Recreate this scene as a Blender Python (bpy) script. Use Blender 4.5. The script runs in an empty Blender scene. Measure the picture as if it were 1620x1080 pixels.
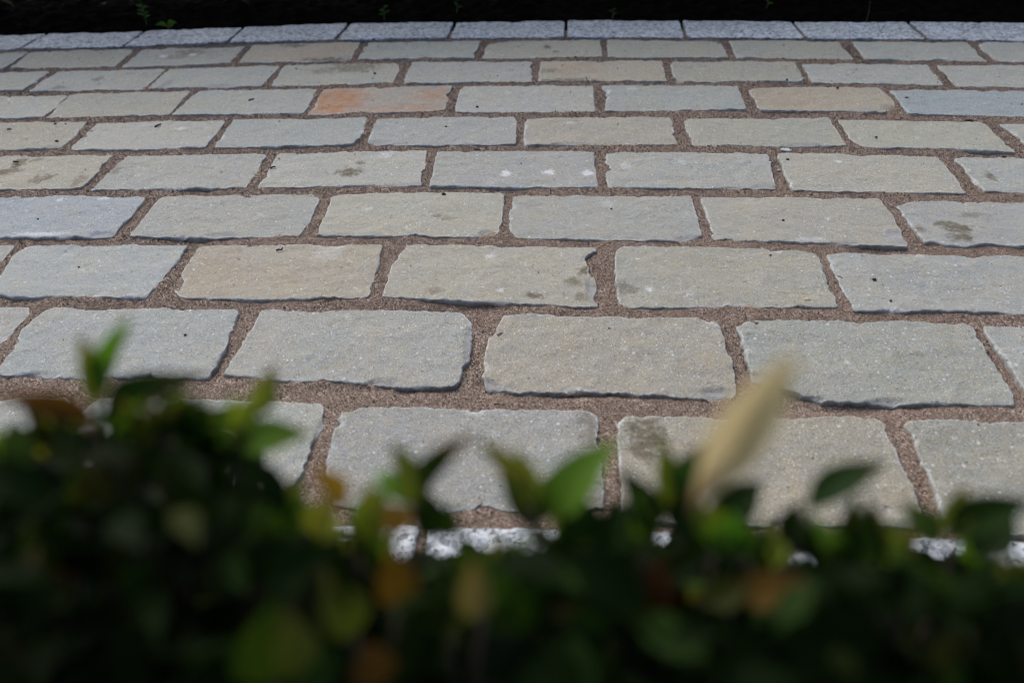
import bpy, bmesh, math, random
import numpy as np
from mathutils import Vector, Matrix, noise, geometry

random.seed(7)
rng = np.random.default_rng(7)
scene = bpy.context.scene
col = scene.collection

# ------------------------------------------------------------ camera
CAM_H = 0.63
F_PX, PW, PH = 1200.0, 1620.0, 1080.0
PITCH, ROLL = math.radians(37.5), math.radians(-2.0)
r0 = Vector((1, 0, 0)); f0 = Vector((0, math.cos(PITCH), -math.sin(PITCH))); u0 = Vector((0, math.sin(PITCH), math.cos(PITCH)))
RIGHT = math.cos(ROLL) * r0 + math.sin(ROLL) * u0
UP = -math.sin(ROLL) * r0 + math.cos(ROLL) * u0
cam_d = bpy.data.cameras.new('camera')
cam = bpy.data.objects.new('camera', cam_d); col.objects.link(cam)
m = Matrix((RIGHT, UP, -f0)).transposed().to_4x4(); m.translation = (0, 0, CAM_H)
cam.matrix_world = m
cam_d.sensor_width = 36.0
cam_d.lens = F_PX * 36.0 / PW
cam_d.clip_start = 0.01; cam_d.clip_end = 500
cam_d.dof.use_dof = True
cam_d.dof.focus_distance = 1.22
cam_d.dof.aperture_fstop = 3.35
scene.camera = cam
scene.cycles.filter_width = 0.8

# ------------------------------------------------------------ sky, sun, exposure
SUN_EL, SUN_ROT = math.radians(46), math.radians(-28)
world = bpy.data.worlds.new('World'); scene.world = world; world.use_nodes = True
wn = world.node_tree.nodes; wl = world.node_tree.links
sky = wn.new('ShaderNodeTexSky'); sky.sky_type = 'NISHITA'; sky.sun_disc = False
sky.sun_elevation = SUN_EL; sky.sun_rotation = SUN_ROT; sky.dust_density = 3.0
wl.new(sky.outputs[0], wn['Background'].inputs[0]); wn['Background'].inputs[1].default_value = 0.08
sd = bpy.data.lights.new('sun', 'SUN'); sun = bpy.data.objects.new('sun', sd); col.objects.link(sun)
sd.energy = 1.45; sd.angle = math.radians(60); sd.color = (1.0, 0.98, 0.95)
sdir = Vector((math.sin(SUN_ROT) * math.cos(SUN_EL), math.cos(SUN_ROT) * math.cos(SUN_EL), math.sin(SUN_EL)))
sun.rotation_euler = sdir.to_track_quat('Z', 'Y').to_euler(); sun.location = sdir * 20
vs = scene.view_settings
vs.view_transform = 'Standard'; vs.look = 'None'; vs.gamma = 1.0; vs.use_curve_mapping = False
vs.exposure = 1.08

# ------------------------------------------------------------ helpers
def ray(px, py):
    x = (px - PW / 2) / F_PX; y = (PH / 2 - py) / F_PX
    return f0 + RIGHT * x + UP * y
def ground(px, py, z=0.0):
    d = ray(px, py); t = (z - CAM_H) / d.z
    return Vector((d.x * t, d.y * t, z))
def at_depth(px, py, Z):
    return Vector((0, 0, CAM_H)) + ray(px, py) * Z
def project(p):
    d = Vector(p) - Vector((0, 0, CAM_H)); Z = d.dot(f0)
    return PW / 2 + F_PX * d.dot(RIGHT) / Z, PH / 2 - F_PX * d.dot(UP) / Z, Z

def tag(o, label=None, cat=None, group=None, kind=None):
    if label: o['label'] = label
    if cat: o['category'] = cat
    if group: o['group'] = group
    if kind: o['kind'] = kind
    return o
def link(name, data, mat=None, parent=None):
    o = bpy.data.objects.new(name, data); col.objects.link(o)
    if mat is not None and data is not None and not data.materials: data.materials.append(mat)
    if parent is not None: o.parent = parent
    return o
def mesh_np(name, V, Fc, smooth=True):
    V = np.asarray(V, np.float32); Fc = np.asarray(Fc, np.int32)
    me = bpy.data.meshes.new(name); k = Fc.shape[1]
    me.vertices.add(len(V)); me.vertices.foreach_set('co', V.ravel())
    me.loops.add(Fc.size); me.loops.foreach_set('vertex_index', Fc.ravel())
    me.polygons.add(len(Fc)); me.polygons.foreach_set('loop_start', np.arange(0, Fc.size, k, dtype=np.int32))
    me.polygons.foreach_set('loop_total', np.full(len(Fc), k, np.int32))
    me.polygons.foreach_set('use_smooth', np.full(len(Fc), smooth))
    me.update(calc_edges=True)
    return me
def vattr(me, name, arr, t='FLOAT'):
    a = me.attributes.new(name, t, 'POINT')
    a.data.foreach_set('value' if t == 'FLOAT' else 'color', np.asarray(arr, np.float32).ravel())
def fbm(p, o=3): return noise.fractal(p, 1.0, 2.0, o)

# ------------------------------------------------------------ materials
class NT:
    def __init__(s, name):
        s.m = bpy.data.materials.new(name); s.m.use_nodes = True
        s.n = s.m.node_tree.nodes; s.l = s.m.node_tree.links
        s.b = s.n['Principled BSDF']; s.out = s.n['Material Output']
        s.tc = s.n.new('ShaderNodeTexCoord')
    def set(s, sock, v):
        if isinstance(v, bpy.types.NodeSocket): s.l.new(v, sock)
        elif v is not None: sock.default_value = v
    def noise(s, scale, detail=3, rough=.5, vec=None, dist=0):
        n = s.n.new('ShaderNodeTexNoise'); n.inputs['Scale'].default_value = scale
        n.inputs['Detail'].default_value = detail; n.inputs['Roughness'].default_value = rough; n.inputs['Distortion'].default_value = dist
        s.l.new(vec or s.tc.outputs['Object'], n.inputs['Vector']); return n.outputs['Fac']
    def voro(s, scale, vec=None, feat='F1', rnd=1.0):
        n = s.n.new('ShaderNodeTexVoronoi'); n.feature = feat; n.inputs['Scale'].default_value = scale; n.inputs['Randomness'].default_value = rnd
        s.l.new(vec or s.tc.outputs['Object'], n.inputs['Vector']); return n
    def ramp(s, v, stops):
        r = s.n.new('ShaderNodeValToRGB'); e = r.color_ramp.elements
        while len(e) < len(stops): e.new(0.5)
        for q, (p, c) in zip(e, stops):
            q.position = p; q.color = c if len(c) == 4 else (*c, 1)
        s.l.new(v, r.inputs[0]); return r.outputs[0]
    def rng(s, v, a, b, c=0., d=1.):
        r = s.n.new('ShaderNodeMapRange'); r.clamp = True
        s.set(r.inputs[0], v)
        for i, q in enumerate((a, b, c, d)): s.set(r.inputs[i + 1], q)
        return r.outputs[0]
    def math(s, op, a, b=None):
        r = s.n.new('ShaderNodeMath'); r.operation = op; s.set(r.inputs[0], a)
        if b is not None: s.set(r.inputs[1], b)
        return r.outputs[0]
    def mix(s, f, a, b, mode='MIX'):
        r = s.n.new('ShaderNodeMix'); r.data_type = 'RGBA'; r.blend_type = mode
        s.set(r.inputs[0], f)
        s.set(r.inputs[6], a if not isinstance(a, tuple) else (*a[:3], 1)); s.set(r.inputs[7], b if not isinstance(b, tuple) else (*b[:3], 1))
        return r.outputs[2]
    def attr(s, name, out='Fac'):
        a = s.n.new('ShaderNodeAttribute'); a.attribute_name = name; return a.outputs[out]
    def bump(s, h, strength, dist, prev=None):
        b = s.n.new('ShaderNodeBump'); b.inputs['Strength'].default_value = strength; b.inputs['Distance'].default_value = dist
        s.l.new(h, b.inputs['Height'])
        if prev is not None: s.l.new(prev, b.inputs['Normal'])
        return b.outputs[0]

def mat_sandstone():
    t = NT('sandstone'); oi = t.n.new('ShaderNodeObjectInfo')
    va = t.n.new('ShaderNodeVectorMath'); va.operation = 'ADD'; t.l.new(t.tc.outputs['Object'], va.inputs[0])
    vm = t.n.new('ShaderNodeVectorMath'); vm.operation = 'SCALE'; t.l.new(oi.outputs['Location'], vm.inputs[0]); vm.inputs['Scale'].default_value = 3.7; t.l.new(vm.outputs[0], va.inputs[1])
    P = va.outputs[0]
    big = t.noise(12, 4, .6, P); mid = t.noise(70, 6, .7, P); m2 = t.noise(130, 5, .7, P, .6); fine = t.noise(430, 4, .75, P); gr = t.noise(900, 2, .6, P)
    c = oi.outputs['Color']
    mul = lambda f, k: t.mix(f, c, t.mix(1.0, c, k, 'MULTIPLY'))
    c = mul(t.rng(big, .4, .66, 0, .6), (1.10, 1.02, .88))
    c = mul(t.rng(t.noise(9, 3, .5, P), .48, .66, 0, .55), (.93, .97, 1.0))
    c = mul(t.rng(mid, .50, .66, 0, .6), (1.10, 1.0, .80))
    c = mul(t.rng(mid, .47, .3, 0, .55), (.88, .90, .94))
    c = mul(t.rng(m2, .56, .7, 0, .85), (1.28, 1.27, 1.25))
    c = mul(t.rng(m2, .44, .3, 0, .6), (.74, .71, .64))
    c = t.mix(t.rng(fine, .54, .66, 0, .6), c, (.58, .58, .57))
    c = t.mix(t.rng(fine, .45, .30, 0, .9), c, (.12, .10, .07))
    c = mul(t.rng(t.noise(5.5, 5, .65, P, .5), .56, .7, 0, .45), (.84, .83, .79))
    c = mul(t.rng(gr, .52, .66, 0, .7), (1.3, 1.3, 1.3)); c = mul(t.rng(gr, .48, .34, 0, .7), (.7, .68, .64))
    # ochre grains, dark pits
    v1 = t.voro(210, P); c = t.mix(t.math('MULTIPLY', t.rng(v1.outputs['Distance'], .38, .2), t.rng(t.noise(50, 2, .5, P), .5, .6, 0, .5)), c, (.36, .26, .12))
    v3 = t.voro(125, P); sp = t.math('MULTIPLY', t.rng(t.math('ADD', v3.outputs['Distance'], t.math('MULTIPLY', fine, .25)), .3, .2), t.rng(v3.outputs['Color'], .74, .78))
    c = t.mix(t.math('MULTIPLY', sp, .85), c, (.13, .09, .05))
    # white mineral flecks and scuffs, uneven in size
    v2 = t.voro(120, P); sep = t.n.new('ShaderNodeSeparateColor'); t.l.new(v2.outputs['Color'], sep.inputs[0])
    fl = t.math('MULTIPLY', t.rng(t.math('ADD', v2.outputs['Distance'], t.math('MULTIPLY', sep.outputs[0], .28)), .31, .2), t.rng(sep.outputs[1], .62, .66))
    c = t.mix(t.math('MULTIPLY', fl, .65), c, (.72, .74, .75))
    v4 = t.voro(300, P); s4 = t.n.new('ShaderNodeSeparateColor'); t.l.new(v4.outputs['Color'], s4.inputs[0])
    f4 = t.math('MULTIPLY', t.rng(v4.outputs['Distance'], .36, .22), t.rng(s4.outputs[0], .84, .87)); c = t.mix(t.math('MULTIPLY', f4, .7), c, (.74, .76, .78))
    f5 = t.math('MULTIPLY', t.rng(v4.outputs['Distance'], .4, .22), t.rng(s4.outputs[1], .82, .86)); c = t.mix(t.math('MULTIPLY', f5, .6), c, (.36, .27, .13))
    sc = t.math('MULTIPLY', t.rng(t.noise(26, 3, .6, P), .63, .72), t.rng(t.noise(260, 4, .8, P), .5, .6)); c = t.mix(t.math('MULTIPLY', sc, .75), c, (.68, .71, .73))
    ir = t.math('MULTIPLY', t.attr('iron'), t.rng(t.noise(42, 6, .8, P), .38, .56, .2, 1.0))
    c = t.mix(ir, c, (.40, .175, .066))
    st = t.math('MULTIPLY', t.attr('stain'), t.rng(t.noise(120, 4, .75, P), .32, .5, .3, 1.0))
    c = t.mix(t.math('MULTIPLY', st, .9), c, (.105, .082, .042))
    c = t.mix(t.math('MULTIPLY', t.attr('scuff'), t.rng(fine, .35, .55, .15, .95)), c, (.78, .80, .82))
    rim = t.math('MULTIPLY', t.rng(t.attr('rim'), .05, .6), t.math('MULTIPLY', t.rng(t.noise(150, 5, .8, P), .42, .54), t.rng(t.noise(28, 3, .6, P), .36, .55, .25, 1.0)))
    c = t.mix(t.math('MULTIPLY', rim, .85), c, (.62, .64, .65))
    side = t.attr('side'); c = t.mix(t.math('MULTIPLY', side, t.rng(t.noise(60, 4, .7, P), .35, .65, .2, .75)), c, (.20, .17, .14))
    c = t.mix(t.math('MULTIPLY', t.attr('scar'), t.rng(fine, .3, .6, .3, .8)), c, (.30, .30, .31))
    t.l.new(c, t.b.inputs['Base Color'])
    t.set(t.b.inputs['Roughness'], t.rng(mid, .3, .7, .5, .75)); t.b.inputs['Specular IOR Level'].default_value = .4
    n = t.bump(mid, .45, .003); n = t.bump(m2, .55, .0025, n); n = t.bump(fine, 1.0, .003, n)
    n = t.bump(t.math('SUBTRACT', 1.0, sp), .6, .0015, n)
    t.l.new(n, t.b.inputs['Normal']); return t.m

def mat_granite():
    t = NT('granite'); oi = t.n.new('ShaderNodeObjectInfo')
    va = t.n.new('ShaderNodeVectorMath'); va.operation = 'ADD'; t.l.new(t.tc.outputs['Object'], va.inputs[0]); t.l.new(oi.outputs['Location'], va.inputs[1])
    P = va.outputs[0]
    a = t.noise(170, 3, .6, P); b = t.noise(110, 4, .7, P)
    v = t.voro(150, P); s = t.n.new('ShaderNodeSeparateColor'); t.l.new(v.outputs['Color'], s.inputs[0])
    c = t.ramp(s.outputs[0], [(0, (.14, .16, .19)), (.3, (.34, .37, .41)), (.6, (.54, .57, .61)), (1, (.62, .65, .67))])
    c = t.mix(t.rng(a, .56, .64), c, (.045, .05, .06))
    c = t.mix(t.rng(b, .58, .66, 0, .8), c, (.60, .63, .66)); c = t.mix(t.rng(t.noise(18, 5, .7, P), .5, .7, 0, .55), c, t.mix(1.0, c, (.55, .54, .5), 'MULTIPLY'))
    c = t.mix(t.rng(t.noise(8, 3, .5, P), .4, .7, 0, .3), c, (.25, .26, .27))
    side = t.attr('side'); c = t.mix(t.math('MULTIPLY', side, .75), c, (.06, .06, .06))
    t.l.new(c, t.b.inputs['Base Color']); t.b.inputs['Roughness'].default_value = .6
    n = t.bump(b, .8, .004); n = t.bump(a, .5, .002, n); t.l.new(n, t.b.inputs['Normal']); return t.m

def mat_sand():
    t = NT('bedding_sand')
    a = t.noise(700, 2, .6); b = t.noise(30, 4, .6); v = t.voro(520)
    s = t.n.new('ShaderNodeSeparateColor'); t.l.new(v.outputs['Color'], s.inputs[0])
    c = t.ramp(s.outputs[0], [(0, (.075, .05, .036)), (.35, (.165, .115, .085)), (.75, (.26, .19, .145)), (1, (.45, .38, .32))])
    c = t.mix(t.rng(b, .35, .65, 0, .5), c, (.15, .10, .072))
    t.l.new(c, t.b.inputs['Base Color']); t.b.inputs['Roughness'].default_value = .85
    n = t.bump(v.outputs['Distance'], .8, .0015); n = t.bump(b, .5, .004, n); t.l.new(n, t.b.inputs['Normal']); return t.m

def mat_vcol(name, attr='tone', rough=.7):
    t = NT(name); t.l.new(t.attr(attr, 'Color'), t.b.inputs['Base Color']); t.b.inputs['Roughness'].default_value = rough; return t.m

def mat_soil():
    t = NT('dark_soil'); a = t.noise(60, 5, .7); b = t.noise(7, 3)
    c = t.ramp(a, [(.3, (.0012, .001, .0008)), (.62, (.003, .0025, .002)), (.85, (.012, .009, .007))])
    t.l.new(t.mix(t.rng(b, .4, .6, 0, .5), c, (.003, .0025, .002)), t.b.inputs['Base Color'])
    t.b.inputs['Roughness'].default_value = 1.0; t.b.inputs['Specular IOR Level'].default_value = .02
    t.l.new(t.bump(a, .9, .01), t.b.inputs['Normal']); return t.m

def mat_leaf(use_attr=False, dry=False):
    t = NT('hedge_foliage' if use_attr else 'dry_straw_leaf' if dry else 'hedge_leaf')
    uv = t.attr('leaf_uv', 'Vector'); sx = t.n.new('ShaderNodeSeparateXYZ'); t.l.new(uv, sx.inputs[0])
    if use_attr: c = t.attr('tone', 'Color'); tip = None
    else:
        oi = t.n.new('ShaderNodeObjectInfo'); c = oi.outputs['Color']; tip = oi.outputs['Alpha']
    n1 = t.noise(160, 3, .6)
    c = t.mix(t.rng(n1, .35, .7, 0, .5), c, t.mix(1.0, c, (.65, .7, .6), 'MULTIPLY'))
    mid = t.rng(t.math('ABSOLUTE', sx.outputs[0]), .12, .03, 0, .45)
    c = t.mix(mid, c, t.mix(1.0, c, (1.6, 1.45, 1.2), 'MULTIPLY'))
    if tip is not None:
        e = t.math('ADD', sx.outputs[1], t.rng(n1, 0, 1, -.15, .15))
        k = t.math('MULTIPLY', t.rng(e, .55, .85), t.math('SUBTRACT', 1.0, tip))
        c = t.mix(k, c, (.12, .05, .02))
    t.l.new(c, t.b.inputs['Base Color']); t.b.inputs['Roughness'].default_value = .55; t.b.inputs['Specular IOR Level'].default_value = .03 if use_attr else .07
    tr = t.n.new('ShaderNodeBsdfTranslucent'); t.l.new(t.mix(1.0, c, (1.0, .95, .9) if dry else (1.5, 1.5, .6), 'MULTIPLY'), tr.inputs[0])
    mx = t.n.new('ShaderNodeMixShader'); mx.inputs[0].default_value = .33
    t.l.new(t.b.outputs[0], mx.inputs[1]); t.l.new(tr.outputs[0], mx.inputs[2]); t.l.new(mx.outputs[0], t.out.inputs[0])
    return t.m
def mat_plain(name, c, rough=.7, var=.4, scale=200):
    t = NT(name); n = t.noise(scale, 4, .6)
    t.l.new(t.mix(t.rng(n, .3, .7), tuple(q * (1 - var) for q in c), tuple(q * (1 + var) for q in c)), t.b.inputs['Base Color'])
    t.b.inputs['Roughness'].default_value = rough; t.l.new(t.bump(n, .4, .001), t.b.inputs['Normal']); return t.m

M_STONE, M_GRAN, M_SAND, M_SOIL = mat_sandstone(), mat_granite(), mat_sand(), mat_soil()
M_GRAIN = mat_vcol('sand_grain'); M_LEAF = mat_leaf(); M_FOL = mat_leaf(True); M_DRY = mat_leaf(dry=True)
M_TWIG = mat_plain('hedge_twig', (.05, .032, .018)); M_BARK = mat_plain('dark_bark', (.022, .016, .011), .85)
M_BERRY = mat_plain('dried_berry', (.16, .03, .015), .4); M_PEB = mat_plain('tan_shell', (.5, .36, .2), .45); M_CHIP = mat_plain('grey_chip', (.42, .44, .45), .7)
M_STEM = mat_plain('green_stem', (.05, .09, .02))

ROWS = [
 [  # row 1 (far)
  [(-60,84),(45,82),(4,109),(-100,112)],
  [(47,82),(130,79),(215,78),(182,106),(100,108),(15,108)],
  [(225,79),(388,73),(363,100),(270,104),(192,107)],
  [(400,72),(480,69),(570,67),(553,96),(377,100)],
  [(582,67),(760,65),(751,92),(660,92),(565,94)],
  [(767,75),(774,70),(803,65),(952,63),(953,90),(764,93)],
  [(960,63),(1138,65),(1154,91),(962,91)],
  [(1152,65),(1250,64),(1327,67),(1352,94),(1165,91)],
  [(1347,66),(1530,67),(1562,97),(1368,94)],
  [(1545,72),(1557,67),(1650,66),(1700,99),(1578,97)]],
 [
  [(-100,117),(80,113),(36,143),(-150,148)],
  [(90,113),(263,109),(227,142),(140,143),(43,145)],
  [(268,109),(443,104),(415,136),(320,138),(232,140)],
  [(450,104),(540,101),(628,100),(632,107),(623,131),(427,137)],
  [(652,98),(842,97),(841,129),(740,130),(637,132)],
  [(855,97),(1048,96),(1055,128),(950,128),(850,129)],
  [(1061,104),(1066,98),(1257,97),(1266,111),(1273,128),(1170,129),(1067,130)],
  [(1268,101),(1468,102),(1495,135),(1390,133),(1285,131)],
  [(1480,104),(1680,103),(1730,139),(1512,137)]],
 [
  [(-40,154),(107,151),(96,164),(68,185),(-80,188)],
  [(112,150),(210,146),(303,143),(267,181),(200,183),(72,187)],
  [(313,143),(503,140),(499,148),(482,179),(380,181),(272,182)],
  [(512,141),(620,138),(715,136),(703,175),(600,178),(485,181)],
  [(727,142),(735,137),(830,136),(938,135),(942,176),(830,177),(718,178)],
  [(952,135),(1168,135),(1181,173),(1070,175),(955,176)],
  [(1183,143),(1195,139),(1290,137),(1388,138),(1405,148),(1417,167),(1400,177),(1300,176),(1203,175)],
  [(1407,143),(1520,142),(1613,143),(1640,147),(1700,186),(1570,184),(1437,180)]],
 [
  [(-60,195),(138,193),(118,216),(97,233),(0,237),(-110,241)],
  [(153,195),(250,191),(358,190),(325,233),(220,237),(108,238)],
  [(368,189),(480,187),(582,186),(576,208),(560,229),(450,232),(338,234)],
  [(595,187),(700,185),(812,185),(818,192),(817,228),(700,230),(590,230),(580,225)],
  [(830,187),(950,185),(1062,185),(1073,228),(950,229),(828,229)],
  [(1080,187),(1200,187),(1310,186),(1342,231),(1220,231),(1095,230)],
  [(1323,189),(1400,191),(1470,191),(1553,193),(1563,201),(1608,240),(1490,236),(1367,233),(1347,222)],
  [(1580,195),(1690,196),(1760,240),(1640,240),(1620,226)]],
 [
  [(-60,247),(60,246),(178,245),(152,275),(128,298),(20,300),(-130,302)],
  [(200,247),(310,244),(422,243),(405,275),(388,297),(270,300),(143,302)],
  [(440,243),(560,240),(676,238),(673,265),(667,292),(540,295),(407,297)],
  [(690,240),(820,239),(941,240),(947,297),(820,297),(679,295)],
  [(957,241),(1090,241),(1213,243),(1220,254),(1222,275),(1231,297),(1100,297),(960,295)],
  [(1228,243),(1360,244),(1487,248),(1507,274),(1530,305),(1390,304),(1252,302)],
  [(1508,251),(1530,248),(1690,251),(1760,309),(1557,303)]],
 [
  [(-90,311),(0,310),(110,309),(233,312),(210,340),(178,374),(90,377),(0,376),(-150,379)],
  [(253,312),(380,308),(508,306),(498,335),(473,374),(340,376),(204,374),(238,330)],
  [(525,312),(535,308),(660,304),(800,305),(795,345),(787,370),(770,373),(640,374),(497,373),(508,353)],
  [(812,311),(830,308),(950,309),(1093,310),(1103,340),(1112,374),(1085,381),(940,379),(817,377),(806,364),(805,340)],
  [(1108,312),(1250,312),(1392,314),(1415,345),(1437,383),(1433,389),(1330,385),(1250,382),(1130,380),(1122,360)],
  [(1417,325),(1440,320),(1500,317),(1710,322),(1780,392),(1620,389),(1563,385),(1527,391),(1463,384)]],
 [
  [(-90,389),(25,387),(-6,424),(-50,470),(-220,476)],
  [(25,400),(45,389),(160,388),(297,388),(278,420),(230,470),(110,470),(-15,471),(-8,445)],
  [(313,391),(330,388),(460,386),(605,387),(600,415),(583,471),(440,474),(290,471),(273,460),(290,425)],
  [(640,386),(790,389),(938,391),(946,396),(930,403),(927,410),(937,435),(945,448),(940,467),(948,484),(780,480),(603,470),(620,420)],
  [(972,396),(985,388),(1140,391),(1290,397),(1305,430),(1327,487),(1160,485),(1000,487),(978,478),(974,450)],
  [(1307,403),(1340,399),(1480,403),(1620,405),(1720,406),(1800,503),(1620,498),(1480,492),(1350,492),(1328,450)]],
 [
  [(-130,486),(45,485),(46,495),(20,525),(0,543),(-45,592),(-240,598)],
  [(70,493),(80,487),(105,486),(130,490),(200,487),(265,487),(285,490),(377,488),(382,495),(360,548),(338,585),(327,599),(220,597),(110,598),(0,592),(-8,588),(3,570),(20,553),(33,520)],
  [(402,510),(412,490),(432,489),(460,492),(600,489),(733,495),(749,510),(747,540),(742,570),(732,592),(723,610),(640,613),(590,607),(540,602),(440,603),(383,597),(353,594),(377,550)],
  [(790,513),(797,497),(850,497),(900,500),(1080,502),(1133,505),(1143,517),(1150,553),(1162,583),(1165,627),(1130,632),(1040,625),(940,619),(840,620),(770,615),(762,593),(766,567),(770,540)],
  [(1167,517),(1190,503),(1280,504),(1370,510),(1400,507),(1523,512),(1538,517),(1573,573),(1600,617),(1607,642),(1520,640),(1413,638),(1300,634),(1223,610),(1193,600),(1185,587),(1175,547)],
  [(1553,514),(1740,517),(1860,645),(1640,643),(1620,610),(1597,578),(1562,532)]],
 [
  [(-60,630),(100,627),(118,634),(100,660),(10,790),(-270,800)],
  [(140,640),(158,628),(182,625),(280,629),(378,631),(507,638),(514,645),(511,680),(493,704),(471,769),(440,791),(418,798),(250,800),(15,798)],
  [(529,658),(540,648),(607,643),(762,647),(925,649),(947,658),(953,733),(960,808),(824,809),(718,811),(600,806),(525,800),(513,733)],
  [(975,668),(989,657),(1080,657),(1191,659),(1302,660),(1387,657),(1398,664),(1418,711),(1453,787),(1467,831),(1347,831),(1182,832),(1080,829),(977,824),(980,747)],
  [(1431,673),(1436,664),(1500,664),(1620,667),(1850,672),(1990,850),(1498,843),(1480,778),(1453,716)]],
]
KF_TOP=[(-220,64),(-80,61),(0,57.5),(76,55.5),(230,51),(386,44),(553,39),(720,37),(896,34.5),(1077,34.5),(1253,36.5),(1435,37),(1620,38),(1810,41)]
KF_BOT=[(-220,87),(-130,85),(0,80),(32,79),(194,75.5),(360,68),(533,63.5),(710,61.5),(895,60.5),(1084,60.5),(1274,62),(1466,63.5),(1668,66),(1870,70)]
KF_J=[((-80,61),(-130,85)),((76,55.5),(32,79)),((230,51),(194,75.5)),((386,44.5),(360,68)),((553,39),(531,64)),((720,37),(710,61.5)),((896,34.5),(895,60.5)),((1077,34.5),(1085,60.5)),((1253,36.5),(1275,62.5)),((1435,37),(1467,63.5)),((1622,38),(1668,66))]


# ------------------------------------------------------------ ground
gm = bpy.data.meshes.new('ground')
gs = 150.0
gm.from_pydata([(-gs, -gs, -.09), (gs, -gs, -.09), (gs, gs, -.09), (-gs, gs, -.09)], [], [(0, 1, 2, 3)])
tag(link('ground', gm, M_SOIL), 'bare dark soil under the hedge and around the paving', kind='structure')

def grid(x0, x1, y0, y1, step, zf):
    xs = np.arange(x0, x1 + step * .5, step); ys = np.arange(y0, y1 + step * .5, step)
    X, Y = np.meshgrid(xs, ys); Z = zf(X, Y)
    V = np.stack([X, Y, Z], -1).reshape(-1, 3); nx = len(xs); ny = len(ys)
    i = (np.arange(ny - 1)[:, None] * nx + np.arange(nx - 1)[None]).ravel()
    return V, np.stack([i, i + 1, i + nx + 1, i + nx], 1)
def waves(X, Y, sc, n=24, seed=1):
    r = np.random.default_rng(seed); Z = np.zeros_like(X)
    for _ in range(n):
        a = r.uniform(0, 2 * math.pi); k = r.uniform(.5, 1.8) * sc
        Z += np.sin((X * math.cos(a) + Y * math.sin(a)) * k + r.uniform(0, 6.28))
    return Z / math.sqrt(n)

# ------------------------------------------------------------ paving stones
def dens(poly, step):
    out = []
    n = len(poly)
    for i in range(n):
        a, b = poly[i], poly[(i + 1) % n]; L = (b - a).length; k = max(1, int(round(L / step)))
        out += [a.lerp(b, j / k) for j in range(k)]
    return out
def smooth(poly, it):
    for _ in range(it):
        n = len(poly); poly = [poly[i] * .5 + (poly[i - 1] + poly[(i + 1) % n]) * .25 for i in range(n)]
    return poly
def inside_np(P, poly):
    x, y = P[:, 0], P[:, 1]; c = np.zeros(len(P), bool); n = len(poly)
    for i in range(n):
        x1, y1 = poly[i][0], poly[i][1]; x2, y2 = poly[i - 1][0], poly[i - 1][1]
        if y1 == y2: continue
        c ^= ((y1 > y) != (y2 > y)) & (x < (x2 - x1) * (y - y1) / (y2 - y1) + x1)
    return c

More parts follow.
